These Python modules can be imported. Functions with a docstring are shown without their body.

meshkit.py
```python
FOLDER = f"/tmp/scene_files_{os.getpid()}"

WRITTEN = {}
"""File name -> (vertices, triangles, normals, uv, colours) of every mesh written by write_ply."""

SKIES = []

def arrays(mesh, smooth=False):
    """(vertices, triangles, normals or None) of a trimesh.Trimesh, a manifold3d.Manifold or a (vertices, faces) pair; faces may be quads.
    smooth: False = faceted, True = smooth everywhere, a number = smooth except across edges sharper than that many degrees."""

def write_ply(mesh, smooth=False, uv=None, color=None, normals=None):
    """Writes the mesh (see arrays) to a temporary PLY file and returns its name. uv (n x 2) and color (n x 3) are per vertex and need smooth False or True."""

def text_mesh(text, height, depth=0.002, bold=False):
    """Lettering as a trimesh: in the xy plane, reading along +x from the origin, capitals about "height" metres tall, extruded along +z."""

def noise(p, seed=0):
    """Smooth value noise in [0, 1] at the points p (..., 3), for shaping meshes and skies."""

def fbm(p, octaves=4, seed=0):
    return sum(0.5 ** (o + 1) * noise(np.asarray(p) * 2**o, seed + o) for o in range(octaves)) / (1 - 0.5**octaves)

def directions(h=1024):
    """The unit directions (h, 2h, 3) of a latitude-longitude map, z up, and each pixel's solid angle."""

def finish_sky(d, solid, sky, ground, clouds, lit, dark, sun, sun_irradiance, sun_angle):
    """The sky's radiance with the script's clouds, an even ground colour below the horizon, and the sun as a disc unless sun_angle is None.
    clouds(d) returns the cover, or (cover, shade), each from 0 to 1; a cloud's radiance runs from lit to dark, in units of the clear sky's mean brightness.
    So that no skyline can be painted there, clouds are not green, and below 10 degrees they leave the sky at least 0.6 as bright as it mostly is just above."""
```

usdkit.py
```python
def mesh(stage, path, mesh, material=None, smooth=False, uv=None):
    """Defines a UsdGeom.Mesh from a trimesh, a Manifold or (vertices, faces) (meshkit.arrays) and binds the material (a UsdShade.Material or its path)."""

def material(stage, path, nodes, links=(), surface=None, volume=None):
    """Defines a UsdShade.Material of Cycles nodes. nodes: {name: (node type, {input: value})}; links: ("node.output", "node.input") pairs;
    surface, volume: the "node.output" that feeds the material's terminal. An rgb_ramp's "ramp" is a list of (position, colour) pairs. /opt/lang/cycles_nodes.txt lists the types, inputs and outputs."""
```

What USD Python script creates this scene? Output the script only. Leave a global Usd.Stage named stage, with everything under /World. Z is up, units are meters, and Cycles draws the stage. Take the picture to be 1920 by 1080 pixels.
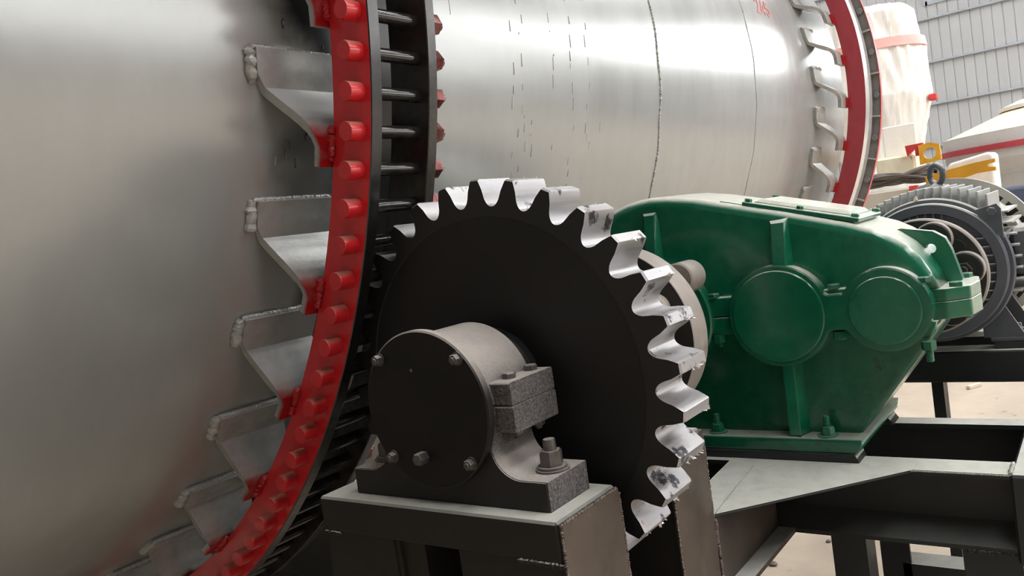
import math, random
import numpy as np
import trimesh, manifold3d as m3
from shapely.geometry import Polygon, Point, box as sbox, LineString
from shapely.ops import unary_union
from pxr import Usd, UsdGeom, UsdShade, UsdLux, Gf, Sdf
import usdkit, meshkit

random.seed(7)
rng = np.random.default_rng(11)
stage = Usd.Stage.CreateInMemory()
UsdGeom.SetStageUpAxis(stage, "Z")
UsdGeom.SetStageMetersPerUnit(stage, 1.0)
UsdGeom.Xform.Define(stage, "/World")
UsdGeom.Scope.Define(stage, "/World/Looks")

# ------------------------------------------------------------------ camera, light levels, exposure
CAM = [-0.92741, -0.75102, 0.21149]
A = [[0.586260, -0.797248, -0.143855], [-0.136340, 0.077942, -0.987591], [0.798568, 0.598599, -0.063003]]  # right, down, forward
cam = UsdGeom.Camera.Define(stage, "/World/camera")
cam.CreateHorizontalApertureAttr(36.0)
cam.CreateVerticalApertureAttr(20.25)
cam.CreateFocalLengthAttr(36.0 * 1527.38 / 1920)
cam.CreateClippingRangeAttr(Gf.Vec2f(0.02, 200.0))
cam.CreateExposureAttr(0.0)
_r, _d, _f = (np.array(v) / np.linalg.norm(v) for v in A)
cam.AddTransformOp().Set(Gf.Matrix4d(*_r, 0, *(-_d), 0, *(-_f), 0, *CAM, 1))
L_SKY, L_FAR, L_SIDE = 13.0, 13.0, 4.6           # radiance of the roof lights, the far wall's windows, the side wall's windows
# hall: x -9..20, y -11..9, z -0.95..7.2
FZ = -0.95

# the drum's axis runs along x through (CY, CZ); the pinion's axis is y = z = 0
CY, CZ, RD = 1.3678, 0.6924, 1.122

# ------------------------------------------------------------------ prims
used, LOC = {}, {}
def path_of(name, parent):
    base = (str(parent.GetPath()) if parent else "/World") + "/" + name
    n = used.get(base, 0); used[base] = n + 1
    return base if n == 0 else f"{base}_{n:03d}"
def tag(prim, label=None, cat=None, group=None, kind=None):
    for k, v in (("label", label), ("category", cat), ("group", group), ("kind", kind)):
        if v: prim.SetCustomDataByKey(k, v)
    return prim
def thing(name, label, cat, loc=(0, 0, 0), group=None, kind=None):
    p = path_of(name, None)
    x = UsdGeom.Xform.Define(stage, p); x.AddTranslateOp().Set(Gf.Vec3d(*map(float, loc)))
    LOC[p] = np.array(loc, float)
    return tag(x.GetPrim(), label, cat, group, kind)
def arr(mesh):
    if hasattr(mesh, "to_mesh"):
        mm = mesh.to_mesh(); return trimesh.Trimesh(np.array(mm.vert_properties[:, :3]), np.array(mm.tri_verts), process=False)
    return mesh
def obj(name, mesh, mat, parent=None, smooth=32, label=None, cat=None, kind=None, group=None):
    if isinstance(mesh, list): mesh = trimesh.util.concatenate([arr(m) for m in mesh])
    mesh = arr(mesh).copy()
    p = path_of(name, parent)
    top = "/".join(p.split("/")[:3])
    if parent is not None and top in LOC: mesh.apply_translation(-LOC[top])
    m = usdkit.mesh(stage, p, mesh, mat, smooth=smooth)
    return tag(m.GetPrim(), label, cat, group, kind)
def dup(src, loc, label=None, rotz=0):
    p = path_of(src.GetName(), None)
    x = UsdGeom.Xform.Define(stage, p); x.AddTranslateOp().Set(Gf.Vec3d(*map(float, loc)))
    if rotz: x.AddRotateZOp().Set(float(rotz))
    pr = x.GetPrim(); was = src.GetCustomData()
    pr.GetReferences().AddInternalReference(src.GetPath()); pr.SetInstanceable(True)
    return tag(pr, label or was.get("label"), was.get("category"), was.get("group"))

# ------------------------------------------------------------------ materials
def M(name, base, rough=0.5, metal=0.0, var=0.12, vscale=9.0, bump=0.0, bscale=120.0, dust=None, damt=0.85, dlo=0.45, dhi=0.95, bevel=0.0,
      coat=0.0, spec=0.5, spots=None, spot_scale=20.0, spot_at=0.62, extra=None, rvar=0.12, stretch=(1, 1, 1), bdist=0.004, vdetail=5.0):
    """principled paint or metal: tone variation, settled dust on upward faces, stains (spots), fine relief; extra(nodes, links, col) may paint further bands."""
    b = np.array(base, float)
    n = {"g": ("geometry", {}), "mp": ("mapping", {"scale": stretch}),
         "n1": ("noise_texture", {"scale": vscale, "detail": vdetail, "roughness": 0.6}),
         "r1": ("rgb_ramp", {"ramp": [(0.25, tuple(b * (1 - var))), (0.75, tuple(np.minimum(b * (1 + var), 1)))]}),
         "p": ("principled_bsdf", {"specular_ior_level": spec, "coat_weight": coat, "coat_roughness": 0.12})}
    l = [("g.position", "mp.vector"), ("mp.vector", "n1.vector"), ("n1.fac", "r1.fac")]
    col = "r1.color"
    n["rr"] = ("map_range", {"from_min": 0.3, "from_max": 0.7, "to_min": max(rough - rvar, 0.03), "to_max": min(rough + rvar, 1)})
    l += [("n1.fac", "rr.value")]
    ro, me = "rr.result", None
    if spots is not None:
        n["n3"] = ("noise_texture", {"scale": spot_scale, "detail": 6.0, "roughness": 0.7})
        n["s3"] = ("map_range", {"from_min": spot_at, "from_max": spot_at + 0.06, "clamp": True})
        n["m3"] = ("mix_color", {"b": spots})
        l += [("g.position", "n3.vector"), ("n3.fac", "s3.value"), (col, "m3.a"), ("s3.result", "m3.fac")]
        col = "m3.result"
    if extra is not None:
        col, ro, me = extra(n, l, col, ro, me)
    if dust is not None:
        n["sx"] = ("separate_xyz", {})
        n["dm"] = ("map_range", {"from_min": dlo, "from_max": dhi, "to_min": 0.0, "to_max": damt, "clamp": True, "range_type": "smoothstep"})
        n["nd"] = ("noise_texture", {"scale": 34.0, "detail": 6.0, "roughness": 0.65})
        n["rd"] = ("map_range", {"from_min": 0.3, "from_max": 0.55, "to_min": 0.84, "to_max": 1.0, "clamp": True})
        n["md"] = ("math", {"math_type": "multiply"})
        n["mc"] = ("mix_color", {"b": dust})
        n["mr"] = ("mix_float", {"b": 0.9})
        l += [("g.normal", "sx.vector"), ("sx.z", "dm.value"), ("g.position", "nd.vector"), ("nd.fac", "rd.value"), ("dm.result", "md.value1"), ("rd.result", "md.value2"),
              ("md.value", "mc.fac"), (col, "mc.a"), ("md.value", "mr.fac"), (ro, "mr.a")]
        col, ro = "mc.result", "mr.result"
        if metal and me is None:
            n["mm"] = ("mix_float", {"a": metal, "b": 0.0}); l += [("md.value", "mm.fac")]; me = "mm.value" if False else "mm.result"
    l += [(col, "p.base_color"), (ro, "p.roughness")]
    if me: l += [(me, "p.metallic")]
    else: n["p"][1]["metallic"] = metal
    nrm = None
    if bevel:
        n["bv"] = ("bevel", {"radius": bevel, "samples": 6}); nrm = "bv.bevel"
    if bump:
        n["n2"] = ("noise_texture", {"scale": bscale, "detail": 5.0, "roughness": 0.6})
        n["bp"] = ("bump", {"strength": bump, "distance": bdist})
        l += [("mp.vector", "n2.vector"), ("n2.fac", "bp.height")]
        if nrm: l += [(nrm, "bp.normal")]
        nrm = "bp.normal"
    if nrm: l += [(nrm, "p.normal")]
    return usdkit.material(stage, f"/World/Looks/{name}", n, l, surface="p.BSDF")

def emit(name, color, strength, patt=None):
    n = {"e": ("emission", {"color": color, "strength": strength})}; l = []
    return usdkit.material(stage, f"/World/Looks/{name}", n, l, surface="e.emission")

def overspray(where, color, lo, hi, soft=0.03, nz=0.04, nscale=14.0):
    """a painted band: colour where the measure (x, or radius from the drum's axis) lies between lo and hi, with a cloudy edge."""
    def f(n, l, col, ro, me):
        k = f"o{len(n)}"
        if where == "x":
            n[k + "s"] = ("separate_xyz", {}); l.append(("g.position", k + "s.vector")); src = k + "s.x"
        elif where == "nx":
            n[k + "s"] = ("separate_xyz", {}); l.append(("g.true_normal", k + "s.vector")); src = k + "s.x"
        else:
            n[k + "a"] = ("vector_math", {"math_type": "subtract", "vector2": (0, CY, CZ)})
            n[k + "b"] = ("vector_math", {"math_type": "multiply", "vector2": (0, 1, 1)})
            n[k + "c"] = ("vector_math", {"math_type": "length"})
            l.extend([("g.position", k + "a.vector1"), (k + "a.vector", k + "b.vector1"), (k + "b.vector", k + "c.vector1")]); src = k + "c.value"
        n[k + "n"] = ("noise_texture", {"scale": nscale, "detail": 4.0})
        n[k + "o"] = ("math", {"math_type": "multiply_add", "value2": nz, "value3": -nz / 2})
        n[k + "p"] = ("math", {"math_type": "add"})
        n[k + "u"] = ("map_range", {"from_min": lo - soft, "from_max": lo + soft, "clamp": True})
        n[k + "v"] = ("map_range", {"from_min": hi - soft, "from_max": hi + soft, "to_min": 1.0, "to_max": 0.0, "clamp": True})
        n[k + "w"] = ("math", {"math_type": "multiply"})
        n[k + "m"] = ("mix_color", {"b": color})
        l.extend([("g.position", k + "n.vector"), (k + "n.fac", k + "o.value1"), (src, k + "p.value1"), (k + "o.value", k + "p.value2"), (k + "p.value", k + "u.value"), (k + "p.value", k + "v.value"),
                  (k + "u.result", k + "w.value1"), (k + "v.result", k + "w.value2"), (k + "w.value", k + "m.fac"), (col, k + "m.a")])
        f.mask = k + "w.value"
        return k + "m.result", ro, me
    return f
def blotch(color, at, r0, r1):
    """a cloudy patch of overspray around a point."""
    def f(n, l, col, ro, me):
        k = f"b{len(n)}"
        n[k + "d"] = ("vector_math", {"math_type": "distance", "vector2": at})
        n[k + "n"] = ("noise_texture", {"scale": 11.0, "detail": 5.0}); n[k + "o"] = ("math", {"math_type": "multiply_add", "value2": 0.12, "value3": -0.06}); n[k + "p"] = ("math", {"math_type": "add"})
        n[k + "u"] = ("map_range", {"from_min": r0, "from_max": r1, "to_min": 1.0, "to_max": 0.0, "clamp": True, "range_type": "smoothstep"}); n[k + "m"] = ("mix_color", {"b": color})
        l.extend([("g.position", k + "d.vector1"), ("g.position", k + "n.vector"), (k + "n.fac", k + "o.value1"), (k + "d.value", k + "p.value1"), (k + "o.value", k + "p.value2"), (k + "p.value", k + "u.value"), (k + "u.result", k + "m.fac"), (col, k + "m.a")])
        return k + "m.result", ro, me
    return f
def chain(*fs):
    def g(n, l, col, ro, me):
        for f in fs: col, ro, me = f(n, l, col, ro, me)
        return col, ro, me
    return g

DUST = (0.50, 0.455, 0.415)
DUSTG = (0.74, 0.74, 0.65)
SILVER = (0.37, 0.378, 0.372)
RED = (0.42, 0.012, 0.016)
BLACK = (0.011, 0.010, 0.010)
m_drum = M("drum_paint", SILVER, 0.24, metal=0.35, var=0.03, vscale=4, rvar=0.03, bump=0.05, bscale=30, stretch=(1.6, 0.6, 0.6), bdist=0.002,
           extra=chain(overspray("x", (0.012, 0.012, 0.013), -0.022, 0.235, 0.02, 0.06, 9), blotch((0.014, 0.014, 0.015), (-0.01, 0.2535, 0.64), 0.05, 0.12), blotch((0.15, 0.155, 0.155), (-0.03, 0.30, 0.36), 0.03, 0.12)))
m_weld = M("weld_paint", (0.40, 0.40, 0.385), 0.4, metal=0.1, bump=0.3, bscale=160)
m_run = M("paint_run_enamel", (0.42, 0.42, 0.41), 0.4, metal=0.1, extra=chain(overspray("x", (0.012, 0.012, 0.013), -0.10, 0.235, 0.02, 0.06, 9)))
m_spring = M("spring_plate_paint", SILVER, 0.33, metal=0.35, var=0.08, bump=0.06, bscale=90, extra=chain(overspray("r", RED, 1.1955, 9, 0.004, 0.012, 30)), dust=(0.40, 0.39, 0.36), damt=0.5)
m_springfar = M("far_spring_paint", (0.42, 0.42, 0.40), 0.33, metal=0.35, var=0.08)
m_redweld = M("red_weld", RED, 0.28, var=0.15, bump=0.3, bscale=200)
m_ring = M("ring_flange_paint", BLACK, 0.27, var=0.2, bump=0.04, bscale=70, coat=0.3, extra=chain(overspray("nx", (0.60, 0.018, 0.024), -2.0, -0.8, 0.05, 0.0)), dust=(0.25, 0.17, 0.13), damt=0.35)
m_ringback = M("ring_rear_flange_paint", (0.020, 0.016, 0.015), 0.30, var=0.3, vscale=20, bump=0.06, bscale=90, coat=0.2, dust=(0.22, 0.17, 0.15), damt=0.4)
m_pin = M("pin_head_paint", (0.58, 0.016, 0.022), 0.30, var=0.12, coat=0.3, dust=(0.33, 0.22, 0.15), damt=0.7, dlo=0.2, spots=(0.55, 0.42, 0.38), spot_scale=150, spot_at=0.70,
          )
m_shank = M("pin_shank_oiled", (0.030, 0.027, 0.026), 0.16, metal=0.5, var=0.2, vscale=30, coat=0.5)
m_nut = M("nut_red_oxide", (0.15, 0.030, 0.026), 0.24, metal=0.6, var=0.4, vscale=40, coat=0.3)
m_gear = M("gear_black", (0.010, 0.009, 0.009), 0.5, var=0.35, vscale=6, bump=0.05, bscale=60, spec=0.4)
def tooth_paint(n, l, col, ro, me):
    n["ts"] = ("separate_xyz", {}); n["ta"] = ("math", {"math_type": "absolute"}); n["tf"] = ("map_range", {"from_min": 0.80, "from_max": 0.86, "clamp": True})
    n["tm"] = ("mix_color", {"b": (0.010, 0.009, 0.009)}); n["tr"] = ("mix_float", {"b": 0.5}); n["tt"] = ("mix_float", {"a": 0.65, "b": 0.0})
    # dried grease: dark smears and a little rust-orange
    n["gn"] = ("noise_texture", {"scale": 26.0, "detail": 6.0, "roughness": 0.65}); n["gm"] = ("map_range", {"from_min": 0.58, "from_max": 0.63, "clamp": True})
    n["gc"] = ("mix_color", {"b": (0.045, 0.042, 0.05)})
    n["on"] = ("noise_texture", {"scale": 38.0, "detail": 4.0, "roughness": 0.6, "w": 3.0, "dimensions": "4D"}); n["om"] = ("map_range", {"from_min": 0.69, "from_max": 0.72, "clamp": True})
    n["oc"] = ("mix_color", {"b": (0.55, 0.16, 0.07)})
    l.extend([("g.true_normal", "ts.vector"), ("ts.x", "ta.value1"), ("ta.value", "tf.value"),
              ("g.position", "gn.vector"), ("gn.fac", "gm.value"), (col, "gc.a"), ("gm.result", "gc.fac"),
              ("g.position", "on.vector"), ("on.fac", "om.value"), ("gc.result", "oc.a"), ("om.result", "oc.fac"),
              ("oc.result", "tm.a"), ("tf.result", "tm.fac"), (ro, "tr.a"), ("tf.result", "tr.fac"), ("tf.result", "tt.fac")])
    return "tm.result", "tr.result", "tt.result"
m_tooth = M("gear_tooth_steel", (0.39, 0.38, 0.39), 0.43, metal=0.85, var=0.14, vscale=24, bump=0.08, bscale=70, stretch=(0.25, 2, 2), extra=tooth_paint)
m_shaving = M("steel_shaving", (0.75, 0.70, 0.68), 0.35, metal=0.8)
m_house = M("housing_black", (0.010, 0.009, 0.009), 0.55, var=0.3, vscale=14, bump=0.05, bscale=90, dust=DUST, damt=0.9, dlo=0.12, dhi=0.85, bevel=0.002)
m_cast = M("housing_rough_casting", (0.075, 0.069, 0.070), 0.6, var=0.5, vscale=60, bump=0.9, bscale=210, bdist=0.003, dust=DUST, damt=0.95, dlo=0.0, dhi=0.75, spots=(0.15, 0.14, 0.14), spot_scale=260, spot_at=0.48, bevel=0.002,
           extra=None)
m_cover = M("cover_plate_black", (0.009, 0.008, 0.008), 0.5, spec=0.3, var=0.4, vscale=10, bump=0.03, bscale=60, dust=DUST, damt=0.9, dlo=0.1, dhi=0.8)
m_bolt = M("bolt_dark_steel", (0.13, 0.12, 0.115), 0.4, metal=0.6, var=0.2, vscale=60, dust=DUST, damt=0.6, dlo=0.5)
m_ped = M("pedestal_paint", (0.017, 0.0155, 0.0145), 0.55, spec=0.35, var=0.3, vscale=10, bump=0.05, bscale=90, dust=(0.58, 0.575, 0.52), damt=0.95, dlo=0.5)
m_pedend = M("pedestal_end_steel", (0.085, 0.064, 0.050), 0.42, metal=0.15, var=0.4, vscale=12, bump=0.08, bscale=80, spots=(0.16, 0.12, 0.10), spot_scale=24, spot_at=0.63)
m_fweld = M("frame_weld_dusty", (0.42, 0.42, 0.38), 0.5, bump=0.3, bscale=200, var=0.3, vscale=80)
m_bead = M("bare_weld", (0.20, 0.165, 0.15), 0.35, metal=0.5, bump=0.5, bscale=300, var=0.4, vscale=120)
m_frame = M("frame_dark_paint", (0.020, 0.024, 0.026), 0.5, var=0.3, vscale=10, bump=0.04, bscale=80, dust=(0.60, 0.595, 0.54), damt=0.95, dlo=0.885, dhi=0.995)
m_brown = M("frame_brown_paint", (0.060, 0.045, 0.036), 0.5, var=0.35, vscale=9, bump=0.04, bscale=80, dust=(0.60, 0.595, 0.54), damt=0.95, dlo=0.5)
m_green = M("gearbox_green", (0.004, 0.150, 0.076), 0.25, var=0.16, vscale=8, bump=0.32, bscale=38, bdist=0.005, coat=0.6, dust=DUSTG, damt=0.98, dlo=0.45, dhi=0.9, bevel=0.004)
m_greenlow = M("gearbox_green_lower", (0.004, 0.120, 0.060), 0.32, var=0.25, vscale=10, bump=0.4, bscale=44, bdist=0.005, coat=0.5, dust=(0.36, 0.37, 0.31), damt=0.9, dlo=0.5, spots=(0.03, 0.045, 0.022), spot_scale=13, spot_at=0.60, bevel=0.004)
m_greenbolt = M("green_bolt", (0.004, 0.14, 0.07), 0.35, var=0.2, vscale=40, coat=0.3, dust=(0.25, 0.33, 0.25), damt=0.5)
m_coup = M("coupling_dusty", (0.36, 0.32, 0.29), 0.6, var=0.2, vscale=20, bump=0.05)
m_coupdark = M("coupling_dark", (0.035, 0.032, 0.030), 0.55, var=0.3)
m_disc = M("motor_coupling_dark", (0.030, 0.028, 0.028), 0.42, metal=0.2, var=0.25, vscale=14)
m_motor = M("motor_grey", (0.115, 0.125, 0.152), 0.42, var=0.15, vscale=14, bump=0.08, bscale=120, dust=(0.58, 0.57, 0.52), damt=0.92, dlo=0.3, dhi=0.85)
m_fin = M("motor_fin_grey", (0.36, 0.365, 0.355), 0.5, var=0.15, vscale=14, dust=(0.62, 0.61, 0.56), damt=0.95, dlo=0.25)
m_cowl = M("motor_cowl_dusty", (0.55, 0.545, 0.50), 0.6, var=0.1, vscale=14)
m_tire = M("tire_red", (0.012, 0.012, 0.013), 0.4, var=0.1, extra=None)
def tire_paint(n, l, col, ro, me):
    col, ro, me = overspray("nx", (0.56, 0.085, 0.105), -2.0, -0.8, 0.05, 0.0)(n, l, col, ro, me)
    return col, ro, me
m_tire = M("tire_red_and_steel", (0.62, 0.61, 0.60), 0.22, metal=0.4, var=0.03, vscale=12, rvar=0.04, extra=tire_paint)
m_endring = M("end_ring_grey", (0.27, 0.25, 0.245), 0.5, var=0.2, vscale=20)
m_endrib = M("end_rib_grey", (0.50, 0.48, 0.46), 0.5, var=0.1)
m_redlip = M("end_ring_red_lip", (0.60, 0.10, 0.12), 0.45)
m_marking = M("red_marker", (0.62, 0.10, 0.09), 0.5)
m_floor = M("concrete_floor", (0.52, 0.435, 0.345), 0.75, var=0.22, vscale=2.6, bump=0.2, bscale=30, spots=(0.25, 0.19, 0.14), spot_scale=11, spot_at=0.66)
m_wall = M("wall_sheet_grey", (0.44, 0.45, 0.46), 0.6, var=0.04, vscale=1.5)
m_purlin = M("purlin_bluegrey", (0.38, 0.405, 0.445), 0.6)
m_plain = M("plain_wall", (0.20, 0.20, 0.195), 0.8)
m_ceil = M("roof_sheet", (0.25, 0.26, 0.28), 0.7)
m_film = M("white_wrap_film", (0.88, 0.85, 0.80), 0.38, var=0.04, vscale=4, bump=0.25, bscale=6, bdist=0.03, stretch=(1, 1.6, 0.9))
m_pinktape = M("pink_band", (0.85, 0.42, 0.38), 0.5)
m_vessel = M("vessel_grey", (0.56, 0.56, 0.555), 0.4, var=0.05)
m_vesseltop = M("vessel_roof_cream", (0.74, 0.68, 0.58), 0.5, var=0.04)
m_vesselred = M("vessel_red_band", (0.42, 0.045, 0.06), 0.5)
m_yellow = M("lever_yellow", (0.72, 0.36, 0.03), 0.45)
m_white = M("white_cabinet", (0.82, 0.82, 0.81), 0.4)
m_crate = M("beige_crate", (0.50, 0.455, 0.38), 0.6, var=0.06)
m_cable = M("cable_brown", (0.10, 0.082, 0.07), 0.5, var=0.25)
m_blue = M("dark_blue_machine", (0.055, 0.075, 0.12), 0.5)
m_brownbox = M("brown_box", (0.17, 0.13, 0.12), 0.6)
m_redbit = M("red_plate", (0.62, 0.05, 0.05), 0.45)
m_foam = M("cream_block", (0.82, 0.74, 0.55), 0.6)
m_stick = M("pale_wood", (0.72, 0.62, 0.52), 0.7)
e_sky = emit("roof_light", (1.0, 0.995, 0.98), L_SKY)
e_far = emit("far_window_light", (1.0, 1.0, 1.0), L_FAR)
e_side = emit("side_window_light", (1.0, 0.995, 0.98), L_SIDE)
e_high = emit("high_window_light", (1.0, 1.0, 1.0), 9.0)
e_blue = emit("blue_window_light", (0.55, 0.70, 0.80), 0.85)

# ------------------------------------------------------------------ shape helpers
def box(x0, x1, y0, y1, z0, z1): 
    return trimesh.creation.box(bounds=[[min(x0, x1), min(y0, y1), min(z0, z1)], [max(x0, x1), max(y0, y1), max(z0, z1)]])
def cbox(x0, x1, y0, y1, z0, z1, c=0.004):
    P = []
    for sx in (0, 1):
        for sy in (0, 1):
            for sz in (0, 1):
                v = np.array([(x0, x1)[sx], (y0, y1)[sy], (z0, z1)[sz]], float); s = np.array([1 - 2 * sx, 1 - 2 * sy, 1 - 2 * sz])
                for k in range(3):
                    w = v + s * c; w[k] = v[k]; P.append(w)
    return trimesh.convex.convex_hull(np.array(P))
def revx(profile, n=96, cy=0.0, cz=0.0, a0=None, a1=None):
    """profile [(x, r), ...] turned about the line along x through (cy, cz); a closed turn unless a0 and a1 (degrees) are given. angle: y = cy - r cos a, z = cz + r sin a."""
    P = np.array(profile, float); full = a0 is None
    a = np.linspace(0, 2 * np.pi, n, endpoint=False) if full else np.radians(np.linspace(a0, a1, n))
    V = np.zeros((len(a), len(P), 3)); V[..., 0] = P[:, 0]; V[..., 1] = cy - np.cos(a)[:, None] * P[:, 1]; V[..., 2] = cz + np.sin(a)[:, None] * P[:, 1]
    F, k = [], len(P)
    for i in range(len(a) if full else len(a) - 1):
        j = (i + 1) % len(a)
        for t in range(k - 1):
            q = (i * k + t, i * k + t + 1, j * k + t + 1, j * k + t)
            F += [(q[0], q[2], q[1]), (q[0], q[3], q[2])]
    m = trimesh.Trimesh(V.reshape(-1, 3), F, process=False)
    m.merge_vertices(); m.update_faces(m.nondegenerate_faces()); trimesh.repair.fix_normals(m)
    return m
def ringx(x0, x1, r0, r1, n=160, c=0.002, cy=0.0, cz=0.0):
    return revx([(x0, r0), (x0, r1 - c), (x0 + c, r1), (x1 - c, r1), (x1, r1 - c), (x1, r0), (x0, r0)], n, cy, cz)
def discx(x0, x1, r, n=64, c=0.002, cy=0.0, cz=0.0):
    return revx([(x0, 0), (x0, r - c), (x0 + c, r), (x1 - c, r), (x1, r - c), (x1, 0)], n, cy, cz)
YZ = np.array([[0, 0, 1, 0], [1, 0, 0, 0], [0, 1, 0, 0], [0, 0, 0, 1.0]])   # polygon (y, z) extruded along x
XZ = np.array([[1, 0, 0, 0], [0, 0, -1, 0], [0, 1, 0, 0], [0, 0, 0, 1.0]])  # polygon (x, z), extruded along -y
def ext(poly, h):
    g = getattr(poly, "geoms", [poly])
    return trimesh.util.concatenate([trimesh.creation.extrude_polygon(x, h, engine="earcut") for x in g])
def prism_x(poly, x0, x1, c=0.0):
    """(y, z) polygon from x0 to x1, its x0 edge chamfered by c."""
    if not isinstance(poly, (Polygon,)) and not hasattr(poly, "geoms"): poly = Polygon(poly)
    if c <= 0:
        m = ext(poly, x1 - x0); m.apply_transform(YZ); m.apply_translation([x0, 0, 0]); return m
    return trimesh.util.concatenate([prism_x(poly, x0 + c, x1), prism_x(poly.buffer(-c, join_style=2), x0, x0 + c * 1.01), *[prism_x(poly.buffer(-c * (1 - t), join_style=2), x0 + c * t * 0.6 + 0.0001, x0 + c * 1.02) for t in (0.5,)]])
def hull_x(poly, x0, x1, r, back=True, steps=6):
    """a convex (y, z) polygon from x0 to x1 with rounded rims of radius r."""
    if not isinstance(poly, Polygon): poly = Polygon(poly)
    P = []
    for t in np.linspace(0, np.pi / 2, steps):
        q = np.array(poly.buffer(-r * (1 - np.sin(t)), join_style=1).exterior.coords)
        for x in ([x0 + r * (1 - np.cos(t))] + ([x1 - r * (1 - np.cos(t))] if back else [])): P.append(np.c_[np.full(len(q), x), q])
    if not back: q = np.array(poly.exterior.coords); P.append(np.c_[np.full(len(q), x1), q])
    return trimesh.convex.convex_hull(np.vstack(P))
def prism_z(poly, z0, z1):
    if not isinstance(poly, Polygon): poly = Polygon(poly)
    m = ext(poly, z1 - z0); m.apply_translation([0, 0, z0]); return m
def prism_y(poly_xz, y0, y1):
    m = ext(Polygon(poly_xz), y1 - y0); m.apply_transform(XZ); m.apply_translation([0, y1, 0]); return m
def rotx(m, a, c=(0, 0, 0)):
    m = m.copy(); m.apply_transform(trimesh.transformations.rotation_matrix(a, [1, 0, 0], c)); return m
AXM = {"x": trimesh.transformations.rotation_matrix(-np.pi / 2, [0, 1, 0]),   # +z -> -x
       "z": np.eye(4), "-z": trimesh.transformations.rotation_matrix(np.pi, [1, 0, 0]), "+x": trimesh.transformations.rotation_matrix(np.pi / 2, [0, 1, 0])}
def lathe(profile, n=24):
    return trimesh.creation.revolve(np.array(profile, float), sections=n)
def hexhead(af, h, ch=0.15):
    """hexagon across-flats af, height h, standing on z = 0 with its top corners chamfered."""
    R = af / math.sqrt(3); a = np.arange(6) * np.pi / 3 + 0.3
    P = [(R * math.cos(t), R * math.sin(t), z) for t in a for z in (0, h * (1 - ch))] + [(R * 0.88 * math.cos(t), R * 0.88 * math.sin(t), h) for t in a]
    return trimesh.convex.convex_hull(np.array(P))
def bolt(at, axis="z", af=0.02, h=0.009, washer=True, stud=0.0, spin=0.0):
    ms = []
    z = 0.0
    if washer: ms.append(lathe([(0, 0), (af * 0.72, 0), (af * 0.72, af * 0.11), (0, af * 0.11)])); z = af * 0.11
    hx = hexhead(af, h); hx.apply_transform(trimesh.transformations.rotation_matrix(spin, [0, 0, 1])); hx.apply_translation([0, 0, z]); ms.append(hx)
    if stud > 0:
        r, pr, zz, k = af * 0.30, [(0, z)], z, int(stud / (af * 0.11))
        for i in range(max(k, 2)):
            pr += [(r, z + h + stud * i / max(k, 2)), (r * 0.90, z + h + stud * (i + 0.5) / max(k, 2))]
        pr += [(r * 0.85, z + h + stud), (0, z + h + stud)]
        ms.append(lathe(pr, 18))
    m = trimesh.util.concatenate(ms); m.apply_transform(AXM[axis]); m.apply_translation(at)
    return m
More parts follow.
